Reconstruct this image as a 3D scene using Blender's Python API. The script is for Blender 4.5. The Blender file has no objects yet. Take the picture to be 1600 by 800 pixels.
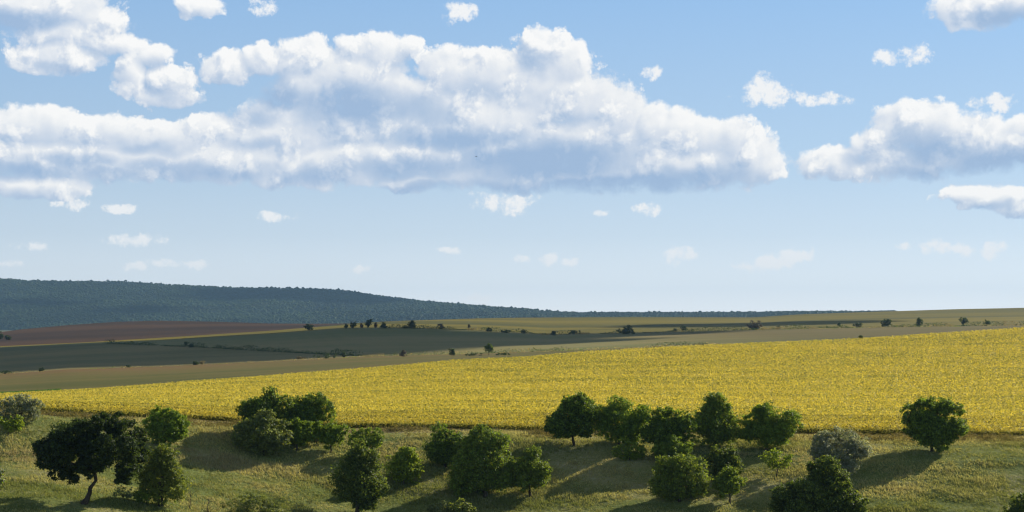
import bpy, math, random
import numpy as np
from mathutils import Vector

# ------------------------------------------------------------------ camera, sun, sky, exposure
SC = bpy.context.scene
COL = SC.collection
F = 2462.0          # focal length in photograph pixels (1600 wide)
HZ = 500.0          # eye level row of the photograph
cam_d = bpy.data.cameras.new("camera")
cam = bpy.data.objects.new("camera", cam_d)
COL.objects.link(cam)
cam.location = (0, 0, 0)
cam.rotation_euler = (math.radians(90), 0, 0)
cam_d.sensor_width = 36.0
cam_d.lens = 36.0 * F / 1600.0
cam_d.shift_y = (HZ - 400.0) / 1600.0
cam_d.clip_start = 0.5
cam_d.clip_end = 60000
SC.camera = cam

SUN_AZ = math.radians(55.0)     # clockwise from the view direction (+Y)
SUN_EL = math.radians(29.5)
SUN = Vector((math.sin(SUN_AZ) * math.cos(SUN_EL), math.cos(SUN_AZ) * math.cos(SUN_EL), math.sin(SUN_EL)))
sun_d = bpy.data.lights.new("sun", 'SUN')
sun_d.energy = 5.0
sun_d.angle = math.radians(0.5)
sun_d.color = (1.0, 0.93, 0.80)
sun = bpy.data.objects.new("sun", sun_d)
COL.objects.link(sun)
sun.location = SUN * 300
sun.rotation_euler = SUN.to_track_quat('Z', 'Y').to_euler()

SC.view_settings.view_transform = 'Standard'
SC.view_settings.look = 'None'
SC.view_settings.exposure = 0.35
SC.view_settings.gamma = 1.0
SC.view_settings.use_curve_mapping = False
SC.cycles.use_denoising = True
SC.cycles.filter_width = 1.25
SC.cycles.max_bounces = 5
SC.cycles.diffuse_bounces = 2
SC.cycles.glossy_bounces = 1
SC.cycles.transmission_bounces = 3
SC.cycles.volume_bounces = 0
SC.cycles.caustics_reflective = False
SC.cycles.caustics_refractive = False
SC.cycles.sample_clamp_indirect = 4.0

SKY_STRENGTH = 0.05
VIS = 2 ** -0.35         # what the exposure gives back to the visible sky
SKY_ALT, SKY_AIR, SKY_DUST, SKY_OZONE = 300, 1.0, 0.0, 1.0
CLOUD_GAIN = 1.0
AIR_RAMP = [(0.0, (1.04, 1.07, 1.08)), (0.08, (0.84, 0.93, 1.0)), (0.16, (0.66, 0.80, 0.93)), (0.3, (0.49, 0.68, 0.89)), (0.6, (0.33, 0.56, 0.88))]
CLOUD_RAMP = [(0.0, (0.36, 0.50, 0.71)), (0.3, (0.50, 0.61, 0.77)), (0.58, (0.70, 0.76, 0.85)), (0.8, (0.88, 0.90, 0.92)), (1.0, (1.0, 0.995, 0.98))]

rng = np.random.default_rng(7)
random.seed(7)


# ------------------------------------------------------------------ node helpers
class NT:
    def __init__(self, tree):
        self.t = tree

    def n(self, kind, **kw):
        nd = self.t.nodes.new(kind)
        for k, v in kw.items():
            setattr(nd, k, v)
        return nd

    def put(self, sock, v):
        if isinstance(v, bpy.types.NodeSocket):
            self.t.links.new(v, sock)
        elif v is not None:
            sock.default_value = v

    def math(self, op, a, b=None, c=None, clamp=False):
        nd = self.n('ShaderNodeMath', operation=op, use_clamp=clamp)
        for s, v in zip(nd.inputs, (a, b, c)):
            self.put(s, v)
        return nd.outputs[0]

    def vec(self, op, a, b=None, c=None):
        nd = self.n('ShaderNodeVectorMath', operation=op)
        self.put(nd.inputs[0], a)
        if op == 'SCALE':
            self.put(nd.inputs['Scale'], b)
        else:
            self.put(nd.inputs[1], b)
            self.put(nd.inputs[2], c)
        return nd.outputs['Value'] if op in ('LENGTH', 'DOT_PRODUCT', 'DISTANCE') else nd.outputs[0]

    def noise(self, vec, scale, detail=4, rough=0.55, dims='3D', dist=0.0, out='Fac'):
        nd = self.n('ShaderNodeTexNoise', noise_dimensions=dims)
        self.put(nd.inputs['Vector'], vec)
        nd.inputs['Scale'].default_value = scale
        nd.inputs['Detail'].default_value = detail
        nd.inputs['Roughness'].default_value = rough
        nd.inputs['Distortion'].default_value = dist
        return nd.outputs[out]

    def maprange(self, v, a, b, c=0.0, d=1.0, smooth=False):
        nd = self.n('ShaderNodeMapRange')
        nd.interpolation_type = 'SMOOTHSTEP' if smooth else 'LINEAR'
        nd.clamp = True
        self.put(nd.inputs[0], v)
        for i, q in enumerate((a, b, c, d)):
            self.put(nd.inputs[i + 1], q)
        return nd.outputs[0]

    def mix(self, fac, a, b, blend='MIX'):
        nd = self.n('ShaderNodeMix', data_type='RGBA', blend_type=blend)
        self.put(nd.inputs['Factor'], fac)
        self.put(nd.inputs[6], a if isinstance(a, bpy.types.NodeSocket) else (*a, 1))
        self.put(nd.inputs[7], b if isinstance(b, bpy.types.NodeSocket) else (*b, 1))
        return nd.outputs[2]

    def ramp(self, fac, stops):
        nd = self.n('ShaderNodeValToRGB')
        cr = nd.color_ramp
        while len(cr.elements) < len(stops):
            cr.elements.new(0.5)
        for e, (p, c) in zip(cr.elements, stops):
            e.position = p
            e.color = (*c, 1)
        self.put(nd.inputs[0], fac)
        return nd.outputs[0]


# ------------------------------------------------------------------ the sky with its clouds (by direction)
world = bpy.data.worlds.new("World")
SC.world = world
world.use_nodes = True
wt = world.node_tree
wt.nodes.clear()


def ang(x, y):
    az = math.atan((x - 800.0) / F)
    el = math.atan((HZ - y) / F * math.cos(az))
    return az * F, el * F


# (x, y, rx, ry) in the photograph's pixels, turned into angles by ang()
BIG = [(70, 14, 118, 40), (168, 34, 44, 30), (28, 24, 60, 26), (100, 54, 90, 22), (180, 66, 60, 22), (312, 8, 44, 20), (88, 88, 74, 28), (52, 98, 40, 18), (120, 96, 34, 26),
       (236, 84, 50, 24), (202, 112, 26, 40), (262, 124, 46, 30), (262, 150, 60, 22), (352, 108, 44, 28), (410, 96, 36, 26),
       (474, 92, 58, 42), (470, 140, 60, 36), (596, 80, 66, 32), (640, 72, 28, 22), (560, 120, 100, 46), (600, 150, 130, 50), (520, 190, 170, 46),
       (700, 106, 60, 40), (770, 120, 90, 46), (850, 72, 46, 38), (880, 98, 46, 46), (820, 130, 120, 60), (900, 150, 90, 52), (958, 170, 56, 48),
       (740, 190, 200, 66), (900, 230, 220, 62), (1024, 196, 36, 36), (1060, 200, 56, 36), (1096, 214, 60, 40), (1150, 218, 46, 40), (1180, 250, 52, 46),
       (1040, 260, 190, 44), (800, 268, 240, 34), (640, 250, 200, 46),
       (50, 196, 120, 34), (140, 204, 130, 30), (250, 210, 120, 28), (330, 200, 70, 30), (420, 214, 130, 40), (330, 246, 230, 44), (120, 250, 190, 40),
       (480, 262, 200, 32), (60, 290, 110, 22), (640, 284, 60, 20),
       (1434, 198, 74, 44), (1480, 214, 80, 44), (1370, 232, 52, 34), (1314, 254, 60, 28), (1420, 254, 110, 32), (1560, 228, 110, 42), (1620, 200, 60, 24),
       (1540, 306, 84, 20), (1600, 316, 60, 24), (1560, 8, 110, 34)]
SMALL = [(1192, 134, 26, 22), (1208, 150, 52, 17), (1242, 150, 20, 12), (1294, 156, 36, 11), (1550, 161, 34, 15), (1432, 86, 30, 14), (1382, 92, 18, 12),
         (1020, 114, 22, 11), (718, 20, 26, 18), (410, 12, 24, 14), (788, 315, 46, 20), (206, 375, 44, 12), (48, 384, 30, 8), (216, 416, 26, 8), (256, 411, 24, 7),
         (304, 411, 22, 8), (562, 420, 20, 8), (855, 404, 22, 11), (893, 409, 18, 9), (810, 406, 16, 8), (1064, 401, 30, 13), (1240, 398, 36, 12),
         (1194, 413, 40, 14), (1462, 386, 26, 12), (1500, 390, 24, 11), (1551, 392, 22, 14), (938, 333, 16, 6), (1012, 327, 22, 10), (432, 339, 30, 8),
         (190, 327, 26, 7), (112, 317, 26, 9), (740, 468, 34, 9), (14, 412, 20, 7), (704, 390, 18, 7), (1410, 384, 14, 7)]
# shaded bases (x, y, rx, ry, weight)
SHADE = [(545, 166, 120, 42, 0.9), (430, 152, 60, 34, 0.8), (650, 172, 90, 30, 0.6), (20, 36, 90, 24, 0.9), (715, 216, 150, 28, 0.8), (850, 252, 190, 44, 0.95),
         (960, 290, 260, 26, 0.95), (836, 100, 42, 28, 0.55), (745, 146, 70, 26, 0.4), (1090, 278, 100, 24, 0.75), (960, 222, 60, 20, 0.5), (880, 190, 80, 18, 0.4),
         (640, 264, 160, 28, 0.7), (110, 254, 90, 20, 0.65), (40, 270, 80, 18, 0.75), (300, 268, 160, 20, 0.6), (480, 268, 120, 20, 0.65), (240, 236, 90, 14, 0.45),
         (420, 222, 80, 14, 0.45), (170, 276, 80, 14, 0.6), (1446, 236, 80, 36, 0.8), (1344, 250, 44, 16, 0.55), (1570, 256, 130, 34, 0.9), (1470, 270, 120, 22, 0.75), (1410, 216, 40, 22, 0.5),
         (1575, 24, 70, 20, 0.8), (1140, 262, 44, 16, 0.4), (660, 296, 90, 16, 0.7), (390, 182, 70, 22, 0.55), (90, 106, 50, 12, 0.4), (270, 152, 50, 14, 0.45), (240, 100, 24, 18, 0.35),
         (1570, 322, 60, 10, 0.4), (620, 108, 40, 20, 0.3), (490, 120, 50, 16, 0.25), (1040, 236, 60, 16, 0.35)]


def lobe_field(nt, P, lobes, k):
    cur = None
    for x, y, rx, ry in lobes:
        u, v = ang(x, y)
        q = nt.vec('MULTIPLY_ADD', P, (1 / rx, 1 / ry, 0), (-u / rx, -v / ry, 0))
        l = nt.vec('DOT_PRODUCT', q, q)
        cur = l if cur is None else nt.math('SMOOTH_MIN', cur, l, k)
    return nt.math('SUBTRACT', 1.0, cur)


def make_density_group():
    g = bpy.data.node_groups.new("cloud_density", 'ShaderNodeTree')
    g.interface.new_socket("P", in_out='INPUT', socket_type='NodeSocketVector')
    for nm in ("D", "Soft", "Puff", "Small"):
        g.interface.new_socket(nm, in_out='OUTPUT', socket_type='NodeSocketFloat')
    nt = NT(g)
    gi = nt.n('NodeGroupInput')
    go = nt.n('NodeGroupOutput')
    P = gi.outputs[0]
    # billowing edges: the lobes are looked up at a point pushed about by noise
    w1 = nt.noise(P, 1 / 60.0, 3, 0.5, '2D', out='Color')
    w1 = nt.vec('SUBTRACT', w1, (0.5, 0.5, 0.5))
    Pw = nt.vec('ADD', P, nt.vec('MULTIPLY', w1, (44, 30, 0)))
    big = lobe_field(nt, Pw, BIG, 0.2)
    f1 = nt.math('SUBTRACT', nt.noise(P, 1 / 95.0, 3, 0.5, '2D'), 0.5)
    big = nt.math('MAXIMUM', big, -2.0)
    soft = nt.math('ADD', big, nt.math('MULTIPLY', f1, 0.9))
    # cauliflower puffs and frayed rims
    vo = nt.n('ShaderNodeTexVoronoi', voronoi_dimensions='2D', feature='SMOOTH_F1')
    nt.put(vo.inputs['Vector'], nt.vec('ADD', P, nt.vec('MULTIPLY', w1, (26, 20, 0))))
    vo.inputs['Scale'].default_value = 1 / 54.0
    vo.inputs['Detail'].default_value = 4.0
    vo.inputs['Roughness'].default_value = 0.62
    vo.inputs['Smoothness'].default_value = 0.35
    vd = nt.math('MINIMUM', vo.outputs['Distance'], 0.9)
    puff = nt.math('MULTIPLY_ADD', nt.math('MULTIPLY', vd, vd), -1.0, 0.22)
    nt.put(go.inputs[2], puff)
    f2 = nt.math('SUBTRACT', nt.noise(P, 1 / 26.0, 6, 0.66, '2D'), 0.5)
    tex = nt.math('MULTIPLY_ADD', puff, 0.62, nt.math('MULTIPLY_ADD', f2, 1.0, 0.14))
    nt.put(go.inputs[1], nt.math('MULTIPLY_ADD', f2, 0.32, nt.math('MULTIPLY_ADD', puff, 0.62, soft)))
    w2 = nt.vec('MULTIPLY', w1, (20, 13, 0))
    small = lobe_field(nt, nt.vec('ADD', P, w2), SMALL, 0.1)
    small = nt.math('MULTIPLY', nt.math('ADD', small, nt.math('MULTIPLY', f2, 5.0)), 0.42)
    small = nt.math('SUBTRACT', small, 0.20)
    bigd = nt.math('ADD', soft, tex)
    nt.put(go.inputs[3], nt.maprange(nt.math('SUBTRACT', small, bigd), -0.1, 0.3, smooth=True))
    d = nt.math('MAXIMUM', bigd, small)
    nt.put(go.inputs[0], d)
    return g


def build_world():
    nt = NT(wt)
    S = SKY_STRENGTH
    out = nt.n('ShaderNodeOutputWorld')
    bg = nt.n('ShaderNodeBackground')
    bg.inputs['Strength'].default_value = S
    bgc = nt.n('ShaderNodeBackground')
    bgc.inputs['Strength'].default_value = S
    mx = nt.n('ShaderNodeMixShader')
    nt.put(mx.inputs[1], bg.outputs[0])
    nt.put(mx.inputs[2], bgc.outputs[0])
    nt.put(out.inputs[0], mx.outputs[0])
    sky = nt.n('ShaderNodeTexSky', sky_type='NISHITA')
    sky.sun_disc = False
    sky.sun_elevation = SUN_EL
    sky.sun_rotation = SUN_AZ
    sky.altitude = SKY_ALT
    sky.air_density = SKY_AIR
    sky.dust_density = SKY_DUST
    sky.ozone_density = SKY_OZONE
    tc = nt.n('ShaderNodeTexCoord')
    sep = nt.n('ShaderNodeSeparateXYZ')
    nt.put(sep.inputs[0], tc.outputs['Generated'])
    az = nt.math('ARCTAN2', sep.outputs[0], sep.outputs[1])
    el = nt.math('ARCSINE', sep.outputs[2])
    # the part of the sky that holds the clouds
    win = nt.math('MULTIPLY', nt.math('COMPARE', az, 0.0, 0.60), nt.math('COMPARE', el, 0.12, 0.125))
    nt.put(mx.inputs[0], win)
    # pale damp air towards the horizon, the clear Nishita blue overhead
    air = nt.ramp(nt.math('MULTIPLY', el, 3.0), AIR_RAMP)
    air = nt.vec('SCALE', air, nt.math('MULTIPLY', nt.maprange(az, -0.6, 0.6, 0.86, 1.12), VIS / S))
    over = nt.mix(0.55, sky.outputs[0], (0.15 / S, 0.15 / S, 0.15 / S))
    skyc = nt.mix(nt.maprange(el, 0.16, 0.8, 0.92, 0.0, smooth=True), over, air)
    nt.put(bg.inputs[0], skyc)
    comb = nt.n('ShaderNodeCombineXYZ')
    nt.put(comb.inputs[0], nt.math('MULTIPLY', az, F))
    nt.put(comb.inputs[1], nt.math('MULTIPLY', el, F))
    P = comb.outputs[0]
    grp = make_density_group()

    def dens(p):
        g = nt.n('ShaderNodeGroup')
        g.node_tree = grp
        nt.put(g.inputs[0], p)
        return g.outputs
    A = dens(P)
    B = dens(nt.vec('ADD', P, (9, 13, 0)))
    # less cloud towards the sun: lit side; more: shaded side
    rel = nt.math('SUBTRACT', A[1], B[1])
    sh = None
    Ps = nt.vec('ADD', P, nt.vec('MULTIPLY', nt.vec('SUBTRACT', nt.noise(P, 1 / 70.0, 4, 0.55, '2D', out='Color'), (0.5, 0.5, 0.5)), (70, 34, 0)))
    for x, y, rx, ry, w in SHADE:
        u, v = ang(x, y)
        q = nt.vec('MULTIPLY_ADD', Ps, (1 / rx, 1 / ry, 0), (-u / rx, -v / ry, 0))
        b = nt.math('MULTIPLY', nt.maprange(nt.vec('LENGTH', q), 1.35, 0.1, smooth=True), w)
        sh = b if sh is None else nt.math('SMOOTH_MAX', sh, b, 0.15)
    rel = nt.math('MULTIPLY', rel, nt.math('MULTIPLY_ADD', sh, -0.52, 0.66))
    lit = nt.math('ADD', rel, 0.84)
    lit = nt.math('MULTIPLY_ADD', A[2], 0.18, lit)
    lit = nt.math('MULTIPLY_ADD', sh, -0.88, lit)
    lit = nt.math('ADD', lit, nt.math('MULTIPLY', A[3], nt.math('SUBTRACT', 0.88, lit)))
    lit = nt.math('MAXIMUM', nt.math('MINIMUM', lit, 1.0), 0.0)
    ccol = nt.ramp(lit, CLOUD_RAMP)
    ccol = nt.vec('SCALE', ccol, CLOUD_GAIN * VIS / S)
    soft_w = nt.math('MULTIPLY_ADD', A[3], 0.08, nt.math('MULTIPLY_ADD', sh, 0.42, 0.16))
    alpha = nt.maprange(A[0], nt.math('MULTIPLY', soft_w, -1.0), soft_w, smooth=True)
    # clouds thin out low over the horizon, where the air is thick
    low = nt.maprange(nt.math('MULTIPLY', el, F), -10, 190, 0.5, 0.97)
    alpha = nt.math('MULTIPLY', alpha, low)
    nt.put(bgc.inputs[0], nt.mix(alpha, skyc, ccol))
    world.cycles.sampling_method = 'NONE'


build_world()


# ------------------------------------------------------------------ things, parts, meshes
def tag(o, label=None, cat=None, group=None, kind=None):
    if label: o['label'] = label
    if cat: o['category'] = cat
    if group: o['group'] = group
    if kind: o['kind'] = kind
    return o


def empty(name, loc):
    o = bpy.data.objects.new(name, None)
    o.empty_display_size = 0.5
    o.location = loc
    COL.objects.link(o)
    return o


def np_mesh(name, V, faces, mat, parent=None, tint=None, smooth=False, loc=None):
    """V: n x 3, faces: m x k (all of one size) or a list of such arrays; tint: one RGB per face (in face order)"""
    V = np.asarray(V, dtype=np.float32)
    fl = faces if isinstance(faces, list) else [faces]
    fl = [np.asarray(f, dtype=np.int32) for f in fl if len(f)]
    me = bpy.data.meshes.new(name)
    me.vertices.add(len(V))
    me.vertices.foreach_set('co', V.ravel())
    loops = np.concatenate([f.ravel() for f in fl])
    sizes = np.concatenate([np.full(len(f), f.shape[1], dtype=np.int32) for f in fl])
    me.loops.add(len(loops))
    me.loops.foreach_set('vertex_index', loops)
    me.polygons.add(len(sizes))
    starts = np.concatenate([[0], np.cumsum(sizes)[:-1]]).astype(np.int32)
    me.polygons.foreach_set('loop_start', starts)
    me.polygons.foreach_set('loop_total', sizes)
    if smooth:
        me.polygons.foreach_set('use_smooth', np.ones(len(sizes), dtype=bool))
    if tint is not None:
        at = me.attributes.new('tint', 'FLOAT_COLOR', 'FACE')
        c = np.ones((len(sizes), 4), dtype=np.float32)
        c[:, :3] = tint
        at.data.foreach_set('color', c.ravel())
    me.update(calc_edges=True)
    me.materials.append(mat)
    o = bpy.data.objects.new(name, me)
    COL.objects.link(o)
    if parent is not None:
        o.parent = parent
    if loc is not None:
        o.location = loc
    return o


# ------------------------------------------------------------------ smooth random bumps
_perm = np.random.default_rng(11).random((256, 256))


def vnoise(x, y):
    xi = np.floor(x).astype(int); yi = np.floor(y).astype(int)
    fx = x - xi; fy = y - yi
    fx = fx * fx * (3 - 2 * fx); fy = fy * fy * (3 - 2 * fy)
    a = _perm[xi & 255, yi & 255]; b = _perm[(xi + 1) & 255, yi & 255]
    c = _perm[xi & 255, (yi + 1) & 255]; d = _perm[(xi + 1) & 255, (yi + 1) & 255]
    return (a * (1 - fx) + b * fx) * (1 - fy) + (c * (1 - fx) + d * fx) * fy - 0.5


def fbm(x, y, octv=4, gain=0.5):
    s = 0.0; a = 1.0
    for i in range(octv):
        s = s + a * vnoise(x * 2 ** i + 17.3 * i, y * 2 ** i + 9.1 * i)
        a *= gain
    return s


# ------------------------------------------------------------------ the lie of the land
# Each border between two fields: row of the photograph along the columns, and how far off it lies.
def line(pts):
    xs, ys = zip(*pts)
    return lambda xp: np.interp(xp, xs, ys)


B1v = line([(0, 640), (69, 645), (210, 652), (372, 661), (542, 671), (640, 670), (850, 675), (1250, 679), (1600, 683)])
B1d = line([(0, 225), (500, 240), (1600, 242)])
B2v = line([(0, 621), (65, 618), (184, 610), (400, 593), (594, 578), (715, 567), (820, 562), (919, 553), (1079, 544), (1200, 539), (1337, 533), (1469, 524), (1600, 515)])
B2d = line([(0, 500), (800, 590), (1600, 690)])
B3v = line([(0, 585), (105, 577), (223, 573.5), (420, 565), (568, 557), (760, 552), (911, 546.6), (1079, 540), (1120, 538.5), (1200, 536.5), (1337, 530.5), (1469, 521.5), (1600, 514.3)])
B3d = line([(0, 800), (760, 850), (1000, 760), (1120, 700), (1600, 720)])
HLv = line([(0, 543.5), (168, 536.5), (302, 542), (420, 549), (560, 556.5), (600, 556.2), (760, 551.5), (911, 546), (1079, 539.6), (1120, 538), (1200, 536), (1337, 530), (1469, 521), (1600, 514)])
HLd = line([(0, 1230), (168, 1190), (302, 1080), (420, 980), (560, 870), (600, 862), (760, 862), (1000, 770), (1120, 706), (1600, 728)])
B4v = line([(0, 542.5), (131, 536), (262, 531), (420, 522), (539, 512.5), (636, 512), (689, 514), (741, 515.6), (820, 520), (859, 523), (927, 521), (964, 520.5), (1069, 518), (1200, 514.6), (1311, 512), (1416, 510.4), (1600, 508)])
B4d = line([(0, 1280), (1600, 1250)])
B5v = line([(0, 541), (131, 535), (262, 527), (420, 517), (531, 507.5), (545, 505.6), (610, 502), (741, 497.7), (820, 496.2), (990, 495.5), (1180, 496), (1245, 491.5), (1371, 487), (1495, 483), (1600, 481)])
B5d = line([(0, 1350), (420, 1480), (545, 1750), (820, 2100), (1600, 2200)])
B6v = line([(0, 519), (34, 514.5), (105, 508), (184, 502.7), (249, 501), (341, 502.7), (420, 505.3), (500, 505.8), (545, 505.4), (610, 501.8), (741, 497.5), (820, 496), (990, 495.3), (1180, 495.8), (1245, 491.3), (1371, 486.8), (1600, 480.8)])
B6d = line([(0, 1900), (250, 2050), (545, 1900), (820, 2150), (1600, 2250)])
SKv = line([(0, 437), (39, 440), (105, 441.5), (189, 442), (262, 446.5), (365, 451.5), (420, 452), (500, 453.5), (545, 456.5), (581, 463), (610, 466.5), (662, 473), (741, 480), (780, 483), (853, 488.5), (898, 491), (1016, 491.0), (1180, 490.8), (1232, 489.6), (1300, 489.6), (1348, 490.5), (1380, 492), (1450, 495), (1600, 499)])
SKd = line([(0, 7300), (600, 7300), (860, 6200), (1600, 5800)])


WDd = line([(0, 5300), (600, 5600), (860, 5500), (1600, 5300)])


def near(k):                       # the bank is nearer on the left
    def f(x):
        t = np.clip((x + 100) / 750.0, 0, 1)
        return k + (1 - k) * t * t * (3 - 2 * t)
    return f


KNOTS = [
    (lambda x: 3 + 0 * x, lambda x: 1900 + 0 * x),
    (lambda x: 25 + 0 * x, lambda x: 1190 + 0 * x),
    (lambda x: 60 + 0 * x, lambda x: 1140 + 0 * x),
    (lambda x: 125 * near(0.9)(x), lambda x: 1045 + 0 * x),
    (lambda x: 175 * near(0.86)(x), lambda x: 960 + 0 * x),
    (lambda x: 198 * near(0.85)(x), lambda x: 880 + 0 * x),
    (lambda x: 213 * near(0.87)(x), lambda x: 800 + 0 * x),
    (lambda x: 221 * near(0.90)(x), lambda x: 760 + 0 * x),
    (lambda x: 228 * near(0.92)(x), lambda x: 720 + 0 * x),
    (lambda x: B1d(x) - 6, lambda x: B1v(x) + 13),
    (lambda x: B1d(x) - 3, lambda x: B1v(x) + 6),
    (B1d, B1v), (B2d, B2v), (B3d, B3v), (HLd, HLv), (B4d, B4v), (B5d, B5v), (B6d, B6v),
    (lambda x: B6d(x) + 350, lambda x: B6v(x) + 6), (WDd, lambda x: B6v(x) + 3.0),
    (SKd, SKv),
    (lambda x: SKd(x) + 1500, lambda x: np.maximum(SKv(x) + 8, 498)),
    (lambda x: 11500 + 0 * x, lambda x: 501.5 + 0 * x),
]
iB = {'meadow': 10, 'verge': 11, 'sun': 12, 'stub': 13, 'hl': 14, 'dark': 15, 'olive': 16, 'plough': 17, 'sky': 18}


def bumps(x, y, d):
    """uneven ground, mostly on the grass bank"""
    m = np.clip((d - 60) / 60, 0, 1) * np.clip((238 - d) / 20, 0, 1)
    b = m * (0.95 * fbm(x / 19 + 3, y / 11, 3) + 0.20 * fbm(x / 2.6, y / 2.0, 2))
    skd = SKd(800 + F * x / np.maximum(y, 1))
    fz = np.clip((d - 5100) / 500, 0, 1) * np.clip((skd - 150 - d) / 600, 0, 1)
    b = b + fz * (75 * (fbm((x * 0.8 + y * 0.6) / 1100, (y * 0.8 - x * 0.6) / 330 + 7, 3) - 0.12)) * np.clip((900 - (800 + F * x / np.maximum(y, 1))) / 500, 0.15, 1)
    return b


def ground_v(xp, d):
    ds = np.array([k[0](xp) for k in KNOTS]); vs = np.array([k[1](xp) for k in KNOTS])
    return np.interp(d, ds, vs)


def ground_z(x, y):
    """scalar height of the land at x, y (y = distance ahead)"""
    xp = 800 + F * x / y
    return float(-y * (ground_v(xp, y) - HZ) / F + bumps(np.float64(x), np.float64(y), np.float64(y)))


def ground_z_many(x, y):
    xp = 800 + F * x / y
    D = np.array([k[0](xp) + 0 * xp for k in KNOTS]); Vv = np.array([k[1](xp) + 0 * xp for k in KNOTS])
    v = Vv[0].copy()
    for i in range(len(KNOTS) - 1):
        t = (y - D[i]) / np.maximum(D[i + 1] - D[i], 1e-6)
        ins = (t >= 0) & (t <= 1)
        v = np.where(ins, Vv[i] + (Vv[i + 1] - Vv[i]) * np.clip(t, 0, 1), v)
    v = np.where(y > D[-1], Vv[-1], v)
    return -y * (v - HZ) / F + bumps(x, y, y)


def spot(xp, yp):
    """the place on the ground that the photograph shows at this point"""
    ds = np.array([float(k[0](xp)) for k in KNOTS]); vs = np.array([float(k[1](xp)) for k in KNOTS])
    d = None
    for i in range(5, len(KNOTS) - 1):
        a, b = vs[i], vs[i + 1]
        if (a - yp) * (b - yp) <= 0 and a != b:
            d = ds[i] + (a - yp) / (a - b) * (ds[i + 1] - ds[i])
            break
    if d is None:
        d = ds[5]
    x = (xp - 800) * d / F
    return x, d, ground_z(x, d)


# ------------------------------------------------------------------ ground materials
def new_mat(name):
    m = bpy.data.materials.new(name)
    m.use_nodes = True
    m.node_tree.nodes.clear()
    return m, NT(m.node_tree)


def soil_mat(name, stops, scale=0.02, stretch=(1, 4, 1), bump=0.0, rows=None, east=None, rough=0.95, fine=0.25, fscale=1.2):
    m, nt = new_mat(name)
    out = nt.n('ShaderNodeOutputMaterial')
    bs = nt.n('ShaderNodeBsdfPrincipled')
    bs.inputs['Roughness'].default_value = rough
    bs.inputs['Specular IOR Level'].default_value = 0.1
    geo = nt.n('ShaderNodeNewGeometry')
    p = nt.vec('MULTIPLY', geo.outputs['Position'], (1 / stretch[0], 1 / stretch[1], 1 / stretch[2]))
    f = nt.noise(p, scale, 6, 0.6)
    if rows:
        w = nt.n('ShaderNodeTexWave', wave_type='BANDS', bands_direction='Y')
        nt.put(w.inputs['Vector'], geo.outputs['Position'])
        w.inputs['Scale'].default_value = rows[0]
        w.inputs['Distortion'].default_value = rows[2]
        w.inputs['Detail'].default_value = 2
        w.inputs['Detail Scale'].default_value = 0.3
        f = nt.math('ADD', f, nt.math('MULTIPLY', nt.math('SUBTRACT', w.outputs['Fac'], 0.5), rows[1]))
    g = nt.noise(geo.outputs['Position'], fscale, 3, 0.7)
    f = nt.math('ADD', f, nt.math('MULTIPLY', nt.math('SUBTRACT', g, 0.5), fine))
    f = nt.math('MULTIPLY_ADD', f, 1.35, -0.175)
    col = nt.ramp(f, stops)
    if east:           # tan neighbouring field along x, its partial shade also darkened into the colour
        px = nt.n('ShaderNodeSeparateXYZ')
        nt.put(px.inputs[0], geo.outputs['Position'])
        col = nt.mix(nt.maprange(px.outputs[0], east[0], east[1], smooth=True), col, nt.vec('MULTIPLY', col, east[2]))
    nt.put(bs.inputs['Base Color'], col)
    if bump:
        bp = nt.n('ShaderNodeBump')
        bp.inputs['Strength'].default_value = 0.9
        bp.inputs['Distance'].default_value = bump
        nt.put(bp.inputs['Height'], g)
        nt.put(bs.inputs['Normal'], bp.outputs[0])
    nt.put(out.inputs[0], bs.outputs[0])
    return m


M_MEADOW = soil_mat('meadow_soil', [(0.30, (0.085, 0.115, 0.028)), (0.50, (0.16, 0.185, 0.050)), (0.64, (0.25, 0.24, 0.09)), (0.80, (0.36, 0.32, 0.18))],
                    scale=0.11, stretch=(2.2, 1, 1), bump=0.25, fine=0.35, fscale=2.0)
M_VERGE = soil_mat('dry_verge', [(0.35, (0.06, 0.05, 0.025)), (0.5, (0.12, 0.09, 0.055)), (0.65, (0.22, 0.18, 0.12))], scale=0.2, stretch=(3, 1, 1), bump=0.2, fine=0.4)
M_SUNSOIL = soil_mat('sunflower_soil', [(0.35, (0.10, 0.085, 0.03)), (0.65, (0.20, 0.16, 0.06))], scale=0.1)
M_STUB = soil_mat('stubble', [(0.32, (0.080, 0.080, 0.010)), (0.47, (0.118, 0.104, 0.016)), (0.6, (0.155, 0.120, 0.026)), (0.72, (0.165, 0.085, 0.030))],
                  scale=0.02, stretch=(5, 1.2, 1), rows=(0.05, 0.22, 3.0), fine=0.35, fscale=0.35)
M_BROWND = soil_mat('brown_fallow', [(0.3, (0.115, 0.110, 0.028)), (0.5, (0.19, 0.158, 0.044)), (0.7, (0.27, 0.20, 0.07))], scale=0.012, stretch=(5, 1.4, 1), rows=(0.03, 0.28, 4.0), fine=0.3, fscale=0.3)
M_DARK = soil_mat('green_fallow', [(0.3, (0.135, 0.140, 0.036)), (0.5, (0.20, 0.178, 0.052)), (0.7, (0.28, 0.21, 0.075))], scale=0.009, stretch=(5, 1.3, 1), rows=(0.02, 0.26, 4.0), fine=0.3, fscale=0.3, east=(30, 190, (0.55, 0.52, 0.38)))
M_OLIVE = soil_mat('olive_crop', [(0.32, (0.058, 0.058, 0.002)), (0.5, (0.115, 0.096, 0.003)), (0.68, (0.19, 0.142, 0.006))], scale=0.006, stretch=(6, 1.2, 1), rows=(0.012, 0.22, 3.0), fine=0.25, fscale=0.2)
M_PLOUGH = soil_mat('ploughed_soil', [(0.3, (0.026, 0.014, 0.005)), (0.5, (0.045, 0.022, 0.008)), (0.7, (0.085, 0.042, 0.016))], scale=0.006, stretch=(5, 1.2, 1), rows=(0.015, 0.30, 3.0), fine=0.3, fscale=0.2)
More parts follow.
